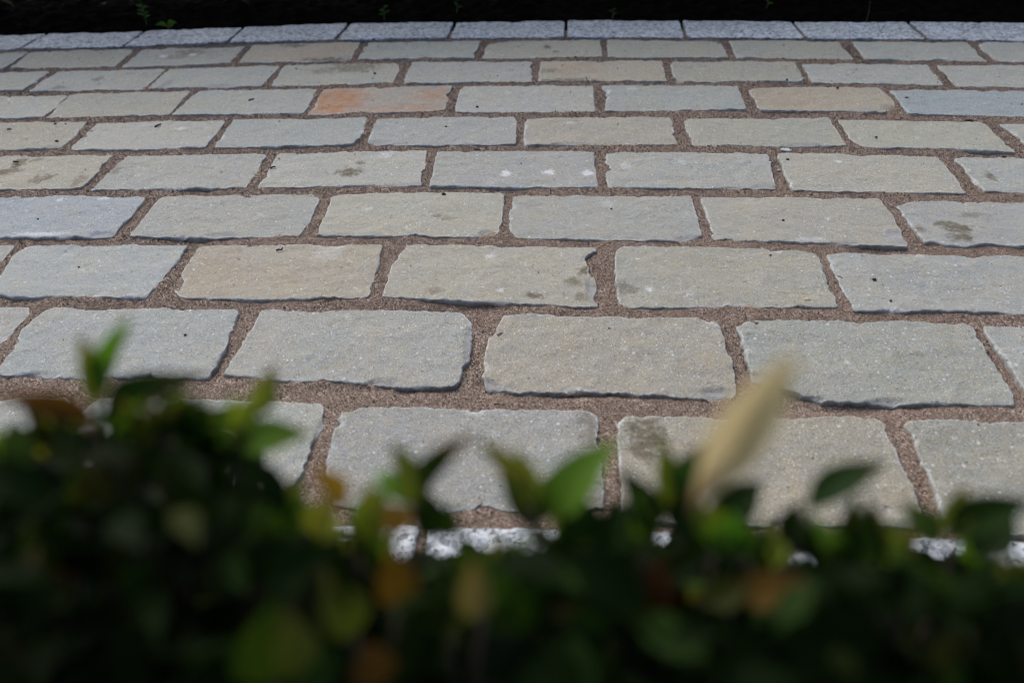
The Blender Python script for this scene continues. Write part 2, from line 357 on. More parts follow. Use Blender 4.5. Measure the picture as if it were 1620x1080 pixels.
def make_stone(name, poly, mat, parent, seed, step=.0045, amp=1.0, iron=None, stains=(), scars=(), scuffs=(), top=0.0, relief=1.0, depth=.07, smooth_it=2, chips=1.0):
    cen = sum(poly, Vector((0, 0, 0))) / len(poly)
    off = Vector((seed * 3.71 % 50, seed * 7.13 % 50, seed * 1.37 % 50))
    poly = smooth(dens(poly, step), smooth_it)
    n = len(poly); q = []
    for i, p in enumerate(poly):
        t = (poly[(i + 1) % n] - poly[i - 1]).normalized(); nr = Vector((t.y, -t.x, 0))
        d = fbm(p * 30 + off, 2) * .0020 + fbm(p * 95 + off, 3) * .0021 + noise.noise(p * 260 + off) * .0010
        c = noise.noise(p * 22 + off * 2)
        if c > .22: d += (c - .22) * .016 * chips * (.6 + abs(noise.noise(p * 120 + off)))          # bitten arris
        q.append(p + nr * (-d if ((p + nr * .001 - cen).length > (p - cen).length) else d) * amp)
    poly = q
    # medial segment for the interior rings
    xs = [p.x for p in poly]; ys = [p.y for p in poly]
    ex = max((p - cen).length for p in poly)
    ax = max(poly, key=lambda p: abs(p.x - cen.x)) - cen; ax = Vector((1 if ax.x > 0 else 1, 0, 0))
    pl = [p for p in poly if p.x > cen.x]; pr = [p for p in poly if p.x <= cen.x]
    cr = sum(pl, Vector((0, 0, 0))) / len(pl); cl = sum(pr, Vector((0, 0, 0))) / len(pr)
    ax = (cr - cl).normalized()
    pj = [(p - cen).dot(ax) for p in poly]; half = min(max(pj), -min(pj)); wid = max(abs((p - cen).dot(Vector((-ax.y, ax.x, 0)))) for p in poly)
    hs = max(0.0, half - wid - .022)
    V = []; rim = []; side = []; ir = []; stn = []; scr = []; scu = []
    W = wid; off17 = off * 1.7
    tilt = Vector((random.uniform(-1, 1), random.uniform(-1, 1), 0)) * .006
    def top_point(b, dd, rr):
        e = max(0.0, 1 - dd / rr)
        z = -rr * .75 * (1 - math.sqrt(max(0, 1 - e * e)))
        z += (fbm(b * 16 + off, 2) * .0016 + fbm(b * 45 + off, 3) * .0014 + fbm(b * 130 + off, 2) * .0010) * relief
        h = fbm(Vector((b.x * 9, b.y * 17, 0)) + off, 3) * 3.5; fl = math.floor(h); z += .0006 * (fl + min(1, (h - fl) * 5)) * relief * .8 * (1 - e)
        z += tilt.dot(b - cen); k = 0.0
        for (c, rx, ry, st) in scars:
            dq = math.hypot((b.x - c.x) / rx, (b.y - c.y) / ry) + .35 * noise.noise(b * 90 + off)
            kk = max(0, min(1, 3.5 * (1 - dq))); k = max(k, kk); z -= kk * st
        scr.append(k)
        V.append((b.x, b.y, top + z))
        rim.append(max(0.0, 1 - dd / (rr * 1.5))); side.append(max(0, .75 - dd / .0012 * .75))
        k = 0.0
        if iron:
            for (c, rad, st) in iron: k = max(k, st * max(0, min(1, 1.6 * (1 - math.hypot((b.x - c.x) / rad[0], (b.y - c.y) / rad[1])))))
        ir.append(k); k = 0.0
        for (c, rx, ry, st) in stains:
            dq = math.hypot((b.x - c.x) / rx, (b.y - c.y) / ry) * .85 + .55 * noise.noise(b * 75 + off) + .5 * noise.noise(b * 210 + off)
            k = max(k, st * max(0, min(1, 2.2 * (1 - dq))))
        stn.append(k); k = 0.0
        for (c, rx, ry, st) in scuffs:
            dq = math.hypot((b.x - c.x) / rx, (b.y - c.y) / ry) + .6 * noise.noise(b * 160 + off)
            k = max(k, st * max(0, min(1, 2.5 * (1 - dq))))
        scu.append(k)
    def arris(p): return .0022 + .0035 * max(0, noise.noise(p * 22 + off17)) + .020 * max(0, noise.noise(p * 33 - off) - .26)
    ds = [None, None, None, 0, .0008, .0018, .0032, .005]
    last = []
    for ri, d in enumerate(ds):
        for p in poly:
            s = max(-hs, min(hs, (p - cen).dot(ax))); mp = cen + ax * s
            v = mp - p; L = max(v.length, 1e-6)
            if d is None:
                k = (depth, .022, .006)[ri]; out = (.002, .0015, .001)[ri]
                b = p - v / L * (out * .3 + .0022 * noise.noise(Vector((p.x * 60, p.y * 60, ri * 3.1)) + off))
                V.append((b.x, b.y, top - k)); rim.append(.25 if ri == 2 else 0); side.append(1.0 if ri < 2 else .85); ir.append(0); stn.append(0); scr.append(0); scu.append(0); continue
            b = p + v / L * d; top_point(b, d, arris(p))
            if d == ds[-1]: last.append(b)
    R = len(ds); F = []
    i = np.arange(n); j = (i + 1) % n
    for k in range(R - 1): F.append(np.stack([k * n + i, k * n + j, (k + 1) * n + j, (k + 1) * n + i], 1))
    F = np.concatenate(F)
    lp = np.array([(p.x, p.y) for p in last]); pp = np.array([(p.x, p.y) for p in poly])
    lo, hi = lp.min(0), lp.max(0); gsp = step * 1.25
    gx_, gy_ = np.meshgrid(np.arange(lo[0], hi[0], gsp), np.arange(lo[1], hi[1], gsp * .9)); gx_[::2] += gsp / 2
    gp = np.stack([gx_.ravel(), gy_.ravel()], 1); gp += np.random.default_rng(int(seed * 10)).uniform(-.2, .2, gp.shape) * gsp
    gp = gp[inside_np(gp, lp)]
    dist = np.sqrt(((gp[:, None] - pp[None]) ** 2).sum(2)); near = dist.argmin(1); dist = dist.min(1)
    kp = dist > .005 + gsp * .45; gp, near, dist = gp[kp], near[kp], dist[kp]
    base = len(V)
    for (x, y), nr_, dd in zip(gp, near, dist): top_point(Vector((x, y, 0)), dd, arris(poly[nr_]))
    cv, ce, cf, ov, oe, of = geometry.delaunay_2d_cdt([Vector(q) for q in lp] + [Vector(q) for q in gp], [(a, (a + 1) % n) for a in range(n)], [], 1, 1e-7)
    mp_ = [(o[0] + (R - 1) * n if o[0] < n else o[0] - n + base) if o else -1 for o in ov]
    T = np.array([[mp_[a] for a in f] for f in cf if len(f) == 3])
    T = T[(T >= 0).all(1)]
    Vn = np.array(V); Vn -= np.array([cen.x, cen.y, 0])
    # orientation up
    A = sum(poly[k - 1].x * poly[k].y - poly[k].x * poly[k - 1].y for k in range(n))
    if A < 0: F = F[:, ::-1]
    tv = Vn[T]; flip = ((tv[:, 1, 0] - tv[:, 0, 0]) * (tv[:, 2, 1] - tv[:, 0, 1]) - (tv[:, 1, 1] - tv[:, 0, 1]) * (tv[:, 2, 0] - tv[:, 0, 0])) < 0
    T[flip] = T[flip][:, ::-1]
    Q1 = np.concatenate([F[:, [0, 1, 2]], F[:, [0, 2, 3]], T])
    me = mesh_np(name, Vn, Q1)
    vattr(me, 'rim', rim); vattr(me, 'side', side); vattr(me, 'iron', ir); vattr(me, 'stain', stn); vattr(me, 'scar', scr); vattr(me, 'scuff', scu)
    o = link(name, me, mat, parent); o.location = (cen.x, cen.y, 0)
    return o, [(p.x, p.y) for p in poly]

pave = bpy.data.objects.new('pavement', None)
TINT = {'g': (.348, .360, .334), 'c': (.336, .361, .352), 'b': (.310, .355, .388), 'o': (.352, .350, .302), 'w': (.365, .346, .292), 't': (.376, .336, .272), 'v': (.348, .354, .342), 'r': (.335, .305, .27)}
COLS = ['goggtgwoogg'[:10], 'gggowgtogg', 'gogrgctbg', 'wgccwoog', 'wggvgobg', 'bgogov', 'gctwov', 'gcgwgg', 'ggvwo']
COLS[0] = 'gogtgwoogg'; COLS[1] = 'gggogtogg'; COLS[2] = 'gogrgctb'; COLS[3] = 'wgccwoog'; COLS[4] = 'wggvgog'
STAINS = [  # px, py, rx px, ry px, strength
    (305, 84, 24, 5, .6), (280, 90, 30, 4, .4), (520, 95, 40, 3.5, .9), (466, 73, 16, 2.5, .7), (560, 107, 40, 7, .6), (515, 112, 22, 4, .4), (866, 75, 7, 2.5, .8), (881, 82, 6, 2, .8),
    (155, 126, 8, 3, .6), (90, 140, 10, 3, .5), (28, 258, 9, 8, .8), (8, 272, 20, 4, .9), (68, 283, 16, 5, .7), (58, 252, 10, 3, .6), (125, 285, 10, 8, .5), (183, 270, 8, 5, .5),
    (553, 272, 18, 6, .8), (571, 258, 7, 3, .7), (1065, 255, 10, 6, .4), (925, 428, 12, 6, .9), (905, 446, 13, 5, .6), (846, 467, 12, 6, .8), (918, 470, 10, 5, .5), (688, 460, 14, 5, .45), (990, 457, 18, 8, .5),
    (1515, 362, 24, 6, .75), (1522, 376, 18, 6, .9), (1500, 355, 20, 4, .7), (1450, 362, 12, 6, .6), (1567, 278, 7, 5, .7), (1021, 690, 28, 26, .75), (1018, 716, 14, 16, .7), (938, 680, 22, 30, .5), (935, 780, 22, 22, .5),
    (870, 113, 14, 3, .5), (895, 128, 40, 3, .7), (1545, 340, 30, 3, .4), (1455, 560, 12, 4, .3), (705, 345, 10, 3, .4), (692, 343, 6, 3, .5)]
IRON = {(2, 3): [((532, 160), (62, 32), 1.0), ((690, 150), (50, 14), .55), ((630, 172), (110, 10), .45)], (2, 6): [((1250, 158), (90, 24), .14)], (1, 5): [((910, 110), (60, 12), .2)], (0, 3): [((500, 86), (90, 14), .15)], (6, 2): [((340, 430), (60, 50), .1)]}
LABELS = {(2, 3): 'rusty orange stone stained by iron on its left half', (7, 2): 'pale grey stone beside the widest joints', (6, 3): 'stone with a bite broken out of its right end', (2, 7): 'bluish grey stone'}
def ell(px, py, rx, ry):
    c = ground(px, py); return c, max((ground(px + rx, py) - c).length, .002), max((ground(px, py + ry) - ground(px, py - ry)).length / 2, .002)
stain3 = [(*ell(a, b, rx * 1.1, ry * 1.15), min(1, s * 1.25)) for a, b, rx, ry, s in STAINS]
SCARS = [(1133, 622, 26, 11, .0035), (600, 606, 30, 6, .003), (742, 545, 9, 34, .003), (938, 462, 11, 22, .003), (1420, 374, 20, 11, .003), (1412, 172, 14, 7, .004), (160, 372, 26, 5, .003), (775, 610, 22, 12, .003),
    (350, 372, 30, 4, .003), (1200, 600, 22, 14, .004), (60, 593, 40, 5, .003), (900, 229, 40, 3, .003), (350, 137, 30, 3, .003), (262, 136, 8, 8, .003), (85, 235, 24, 4, .003), (600, 226, 20, 4, .003), (770, 369, 16, 6, .003),
    (1072, 126, 9, 8, .003), (1090, 378, 22, 5, .003), (1210, 296, 22, 5, .003), (1150, 298, 30, 3, .003), (1270, 230, 40, 3, .003), (690, 180, 20, 3, .003), (1270, 632, 40, 5, .003), (1400, 636, 36, 5, .003), (505, 690, 9, 30, .003), (440, 795, 22, 8, .003), (1250, 828, 40, 5, .003), (1440, 828, 30, 6, .003), (1330, 385, 40, 4, .002), (640, 293, 36, 4, .002), (1510, 100, 14, 3, .002), (545, 92, 9, 6, .003), (470, 181, 18, 3, .003)]
scar3 = [(*ell(a, b, rx, ry), s) for a, b, rx, ry, s in SCARS]
SCUFFS = [(800, 275, 9, 5, .9), (868, 273, 11, 5, .95), (930, 274, 10, 5, .9), (1070, 256, 14, 7, .35), (775, 405, 12, 6, .6), (1028, 457, 8, 4, .8), (792, 459, 8, 5, .6), (258, 89, 7, 2.5, .8), (305, 87, 8, 2.5, .7), (285, 204, 12, 3, .5), (990, 262, 12, 6, .4), (1326, 257, 5, 3, .7), (610, 245, 14, 5, .4), (95, 316, 6, 3, .7), (165, 313, 10, 3, .6), (582, 330, 10, 4, .4), (985, 500, 8, 4, .5), (988, 553, 8, 5, .5), (1310, 347, 4, 2, .7), (1340, 572, 6, 4, .6), (1280, 378, 30, 3, .4), (1415, 372, 20, 6, .5), (960, 322, 12, 6, .3), (60, 371, 50, 4, .6), (1000, 141, 10, 3, .4), (900, 195, 12, 3, .4), (1455, 405, 8, 4, .4), (520, 400, 26, 16, .25)]
scuf3 = [(*ell(a, b, rx, ry), s) for a, b, rx, ry, s in SCUFFS]
POLYS = []; row_stones = []
sid = 0
for r, row in enumerate(ROWS):
    for s, px in enumerate(row):
        sid += 1
        poly = [ground(x, y) for x, y in px]
        cen = sum(poly, Vector((0, 0, 0))) / len(poly)
        st = [q for q in stain3 if abs(q[0].x - cen.x) < .22 and abs(q[0].y - cen.y) < .13]
        iron = None
        if (r, s) in IRON: iron = [(lambda e: (e[0], (e[1], e[2]), k))(ell(c[0], c[1], *rad)) for c, rad, k in IRON[(r, s)]]
        step = .0034 if r > 3 else .0048
        o, pl = make_stone('paving_stone', poly, M_STONE, pave, sid, step=step, stains=st, iron=iron, scuffs=[q for q in scuf3 if abs(q[0].x - cen.x) < .21 and abs(q[0].y - cen.y) < .11], scars=[q for q in scar3 if abs(q[0].x - cen.x) < .21 and abs(q[0].y - cen.y) < .11])
        t = TINT[COLS[r][s % len(COLS[r])]]; k = random.uniform(.93, 1.07)
        o.color = (t[0] * k * random.uniform(.98, 1.02), t[1] * k, t[2] * k * 1.005 * random.uniform(.98, 1.02), 1)
        if (r, s) in LABELS: o['label'] = LABELS[(r, s)]
        POLYS.append(pl)
# the rows run on to both sides of the frame
for r, row in enumerate(ROWS):
    for sgn in (-1, 1):
        g = [ground(x, y) for x, y in (row[0] if sgn < 0 else row[-1])]
        yc = [p.y for p in g]; y0, y1 = min(yc), max(yc)
        e = min(p.x for p in g) if sgn < 0 else max(p.x for p in g)
        if y1 - y0 > .17: y0, y1 = (y0 + y1) / 2 - .07, (y0 + y1) / 2 + .07
        for k in range(2):
            L = random.uniform(.27, .31); gap = .018
            a = e + sgn * (gap + L * 0 + k * (.3 + gap)); b = a + sgn * L
            x0, x1 = min(a, b), max(a, b); sid += 1
            poly = [Vector((x0, y1, 0)), Vector((x1, y1, 0)), Vector((x1, y0, 0)), Vector((x0, y0, 0))]
            o, pl = make_stone('paving_stone', poly, M_STONE, pave, sid, step=.008)
            t = TINT[random.choice('ggcowv')]; o.color = (*t, 1); POLYS.append(pl)
col.objects.link(pave); tag(pave, 'path of staggered rows of worn grey sandstone setts in brown sand', kind='structure')

# ------------------------------------------------------------ kerbs
def kerb_line(name, cells, label, seed, step=.006, top=.003):
    k = bpy.data.objects.new(name, None); col.objects.link(k); tag(k, label, kind='structure')
    for i, poly in enumerate(cells):
        o, pl = make_stone('kerb_stone', poly, M_GRAN, k, seed + i * 1.3, step=step, amp=.55, top=top, relief=.9, depth=.12, smooth_it=2, chips=.3)
        POLYS.append(pl)
    return k
cells = []
for (t0, b0), (t1, b1) in zip(KF_J[:-1], KF_J[1:]):
    a, b, c, d = ground(*t0), ground(*t1), ground(*b1), ground(*b0)
    u = (b - a).normalized() * .0045
    cells.append([a + u, b - u, c - u, d + u])
for k in range(2):
    a, b, c, d = cells[-1]; v = (b - a) * 1.02; cells.append([a + v, b + v, c + v, d + v])
    a, b, c, d = cells[0]; v = (a - b) * 1.02; cells.insert(0, [a + v, b + v, c + v, d + v])
kerb_line('kerb', cells, 'far kerb of speckled pale granite against the black soil bed', 11)
# near kerb, mostly under the hedge
A, B = ground(613, 831), ground(1620, 857); dirk = (B - A).normalized(); nk = Vector((dirk.y, -dirk.x, 0))
if nk.y > 0: nk = -nk
KL = .335; j0 = ground(669, 849); s0 = (j0 - A).dot(dirk)
cells = []
for i in range(-4, 5):
    a = A + dirk * (s0 + i * KL + .0045); b = a + dirk * (KL - .009); w = nk * .14
    cells.append([a, b, b + w, a + w])
kerb_line('kerb', cells, 'near kerb of speckled granite half hidden under the blurred hedge', 61, step=.005, top=.002)

# ------------------------------------------------------------ sand bed and grains
allp = np.array([p for pl in POLYS for p in pl]); X0, X1 = allp[:, 0].min() - .02, allp[:, 0].max() + .02
ky = A.y - .02
PITS = [ell(*q) for q in [(1172, 560, 40, 40), (1225, 628, 50, 14), (752, 560, 24, 30), (1570, 560, 30, 45), (950, 620, 170, 6), (1400, 640, 200, 6), (630, 612, 130, 6), (345, 575, 20, 30), (1440, 760, 40, 60), (300, 375, 80, 6), (700, 487, 90, 5), (1380, 392, 80, 5)]]
def sand_z(X, Y): return -.0031 - sum(.006 * np.exp(-((X - c.x) / rx) ** 2 - ((Y - c.y) / ry) ** 2) for c, rx, ry in PITS) + waves(X, Y, 22, 20, 2) * .0019 + waves(X, Y, 60, 20, 3) * .0012 + waves(X, Y, 160, 20, 4) * .0006
kt = [ground(*q) for q in KF_TOP]; kb_ = [ground(*q) for q in KF_BOT]
def kerb_back(x): return np.interp(x, [p.x for p in kt], [p.y for p in kt])
def kerb_front(x): return np.interp(x, [p.x for p in kb_], [p.y for p in kb_])
V, Fq = grid(-2.3, 2.3, .37, 2.46, .008, sand_z)
V[:, 2] = np.minimum(V[:, 2], -.0012)
for pl in POLYS:
    pa = np.array(pl); c0 = pa.mean(0); pa = c0 + (pa - c0) * np.maximum(.5, 1 - .011 / np.abs(pa - c0).max(0)); lo = pa.min(0); hi = pa.max(0)
    idx = np.nonzero((V[:, 0] > lo[0]) & (V[:, 0] < hi[0]) & (V[:, 1] > lo[1]) & (V[:, 1] < hi[1]))[0]
    if len(idx): V[idx[inside_np(V[idx], pa[::2])], 2] = -.03
Fq = Fq[(V[Fq[:, 0], 1] < (kerb_back(V[Fq[:, 0], 0]) + kerb_front(V[Fq[:, 0], 0])) / 2)]
sand = link('sand_bed', mesh_np('sand_bed', V, Fq), M_SAND, pave)
# loose grains fill the joints
NG = 1500000
gx = rng.uniform(-1.75, 1.75, NG); gy = rng.uniform(.42, 2.42, NG)
d = np.stack([gx, gy, np.full(NG, -CAM_H)], 1)
Zc = d @ np.array(f0); sx = d @ np.array(RIGHT) / Zc * F_PX + PW / 2; sy = PH / 2 - d @ np.array(UP) / Zc * F_PX
keep = (sx > -60) & (sx < PW + 60) & (sy < 900) & (sy > 20)
keep &= gy < kerb_front(gx) + .03
keep &= rng.uniform(0, 1, NG) < np.clip(1.15 / Zc, 0, 1) ** 1.5
G = np.stack([gx, gy], 1)[keep]; Zc = Zc[keep]
ins = np.zeros(len(G), bool)
for pl in POLYS:
    pa = np.array(pl); lo = pa.min(0); hi = pa.max(0)
    idx = np.nonzero((G[:, 0] > lo[0]) & (G[:, 0] < hi[0]) & (G[:, 1] > lo[1]) & (G[:, 1] < hi[1]))[0]
    if len(idx): ins[idx] |= inside_np(G[idx], pl[::2])
spill = rng.choice(np.nonzero(ins)[0], 1400, replace=False); GS, ZS = G[spill], Zc[spill]
G = G[~ins]; Zc = Zc[~ins]
if len(G) > 210000: s = rng.choice(len(G), 210000, replace=False); G = G[s]; Zc = Zc[s]
nj = len(G); G = np.concatenate([G, GS]); Zc = np.concatenate([Zc, ZS])
n = len(G)
size = np.exp(rng.normal(math.log(.00066), .34, n)) * np.clip(Zc / 1.1, .85, 1.7)
oct_v = np.array([(1, 0, 0), (-1, 0, 0), (0, 1, 0), (0, -1, 0), (0, 0, 1), (0, 0, -1)], float)
oct_f = np.array([(0, 2, 4), (2, 1, 4), (1, 3, 4), (3, 0, 4), (2, 0, 5), (1, 2, 5), (3, 1, 5), (0, 3, 5)])
ang = rng.uniform(0, 6.283, n); ca, sa = np.cos(ang), np.sin(ang)
sc = rng.uniform(.65, 1.3, (n, 6, 3)) * size[:, None, None] * np.array([1, 1, .8])
P = oct_v[None] * sc; P = P + rng.normal(0, .22, (n, 6, 3)) * size[:, None, None]
Q = np.stack([P[..., 0] * ca[:, None] - P[..., 1] * sa[:, None], P[..., 0] * sa[:, None] + P[..., 1] * ca[:, None], P[..., 2]], -1)
hz = np.minimum(sand_z(G[:, 0], G[:, 1]), -.0012) + size * .35 + np.abs(rng.normal(0, .0008, n))
hz[nj:] = .0012; size[nj:] *= .75
Q += np.stack([G[:, 0], G[:, 1], hz], 1)[:, None]
pal = np.array([.97, 1.03, 1.08]) * 1.6 * np.array([(.20, .132, .098), (.25, .175, .135), (.145, .092, .066), (.29, .215, .17), (.40, .33, .28), (.22, .132, .092), (.08, .06, .05), (.46, .42, .38), (.18, .112, .08)])
tone = pal[rng.choice(len(pal), n, p=[.22, .2, .15, .14, .06, .1, .04, .02, .07])] * rng.uniform(.8, 1.2, (n, 1))
dampf = .84 + .11 * waves(G[:, 0], G[:, 1], 13, 16, 21) + .07 * waves(G[:, 0], G[:, 1], 45, 16, 22)
for q in [(1185, 560, 40, 60), (1235, 635, 60, 18), (755, 575, 26, 40), (1560, 565, 30, 50), (300, 300, 60, 8), (230, 375, 60, 7), (1290, 300, 60, 6), (640, 490, 90, 8), (1150, 60, 30, 20), (1350, 85, 30, 20), (1440, 780, 40, 60), (1580, 225, 30, 30), (345, 580, 20, 40), (90, 500, 20, 50)]:
    c, rx, ry = ell(*q); dampf *= 1 - .55 * np.clip(1.5 * (1 - np.hypot((G[:, 0] - c.x) / rx, (G[:, 1] - c.y) / ry)), 0, 1)
tone *= np.clip(dampf, .4, 1.15)[:, None] * np.array([.76, .71, .645])
Fg = (oct_f[None] + (np.arange(n) * 6)[:, None, None]).reshape(-1, 3)
me = mesh_np('sand_grains', Q.reshape(-1, 3), Fg, smooth=False)
vattr(me, 'tone', np.repeat(np.concatenate([tone, np.ones((n, 1))], 1), 6, 0), 'FLOAT_COLOR')
tag(link('sand_grains', me, M_GRAIN, pave), kind='stuff')

# ------------------------------------------------------------ far soil bed
ky0 = ground(810, 36).y
V, Fq = grid(-3.2, 3.2, -.02, .75, .012, lambda X, Y: -.018 + waves(X, Y, 70, 24, 8) * .006 + waves(X, Y, 200, 20, 9) * .004)
V[:, 1] += kerb_back(V[:, 0])
# bend the bed with the kerb: keep it under the kerb stones
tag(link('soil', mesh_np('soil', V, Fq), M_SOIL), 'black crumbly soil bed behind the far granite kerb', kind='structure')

# ------------------------------------------------------------ leaves
def leaf_mesh(name, fold=.25, curl=.25, point=1.0, nl=8, nw=4, late=.85, mat=None, ex=.9):
    V = []; UV = []
    for i in range(nl + 1):
        t = i / nl
        w = .5 * (math.sin(math.pi * min(1, t ** late)) ** ex) * (1 - .3 * t ** 3 * point)
        if i == 0: w = .06
        if i == nl: w = .012
        for j in range(nw + 1):
            s = j / nw * 2 - 1
            V.append((s * w, t, fold * abs(s) * w - curl * (t - .3) ** 2 + .012 * math.sin(t * 14 + s * 3)))
            UV.append((s * w * 2, t, 0))
    F = [(a * (nw + 1) + b, a * (nw + 1) + b + 1, (a + 1) * (nw + 1) + b + 1, (a + 1) * (nw + 1) + b) for a in range(nl) for b in range(nw)]
    me = mesh_np(name, np.array(V), np.array(F)); me.materials.append(mat or M_LEAF)
    a = me.attributes.new('leaf_uv', 'FLOAT_VECTOR', 'POINT'); a.data.foreach_set('vector', np.array(UV, np.float32).ravel())
    return me
LM = [leaf_mesh('leaf', .3, .15), leaf_mesh('leaf', .5, .35), leaf_mesh('leaf', .15, .5, .5), leaf_mesh('leaf', .4, -.15, 1.4)]

def leaf_matrix(base, tip, wid, nrm):
    L = (tip - base).length; y = (tip - base) / L
    x = y.cross(nrm)
    if x.length < 1e-4: x = y.orthogonal()
    x.normalize(); z = x.cross(y)
    mm = Matrix((x * wid, y * L, z * L)).transposed().to_4x4(); mm.translation = base
    return mm
hedge = bpy.data.objects.new('hedge', None); col.objects.link(hedge)
tag(hedge, 'low dark green hedge out of focus along the bottom of the picture', 'hedge')
hedge.location = (0, .1, -.09)
HI = Matrix.Translation(-hedge.location)
def add_leaf(base, tip, wid, nrm, c, tipb=0.0, mesh=None, name='leaf', parent=None):
    o = bpy.data.objects.new(name, mesh or random.choice(LM)); col.objects.link(o)
    o.parent = parent or hedge
    o.matrix_local = HI @ leaf_matrix(base, tip, wid, nrm)
    o.color = (*c, 1 - tipb); return o
def tube(pts, rads, sides=6):
    V = []; F = []
    for i, (p, r) in enumerate(zip(pts, rads)):
        t = (pts[min(i + 1, len(pts) - 1)] - pts[max(i - 1, 0)]).normalized(); a = t.orthogonal().normalized(); b = t.cross(a)
        for k in range(sides):
            an = 2 * math.pi * k / sides; V.append(p + (a * math.cos(an) + b * math.sin(an)) * r)
    for i in range(len(pts) - 1):
        for k in range(sides):
            k2 = (k + 1) % sides; F.append((i * sides + k, i * sides + k2, (i + 1) * sides + k2, (i + 1) * sides + k))
    V.append(pts[-1]); 
    for k in range(sides): F.append((len(V) - 1 - sides + k, len(V) - 1 - sides + (k + 1) % sides, len(V) - 1, len(V) - 1))
    me = bpy.data.meshes.new('twig'); me.from_pydata([tuple(v) for v in V], [], [f if f[2] != f[3] else f[:3] for f in F])
    for p in me.polygons: p.use_smooth = True
    return me
def twig(pts, r0, r1, mat=None, name='twig'):
    me = tube(pts, [r0 + (r1 - r0) * i / (len(pts) - 1) for i in range(len(pts))])
    o = link(name, me, mat or M_TWIG, hedge); o.matrix_local = HI.copy(); return o

GRN, DGR, YEL, OLV, BRN, AMB, TAN, RST, MID = (.065, .13, .014), (.009, .020, .004), (.14, .165, .024), (.095, .10, .018), (.045, .022, .008), (.20, .10, .018), (.30, .19, .11), (.09, .026, .007), (.026, .054, .009)
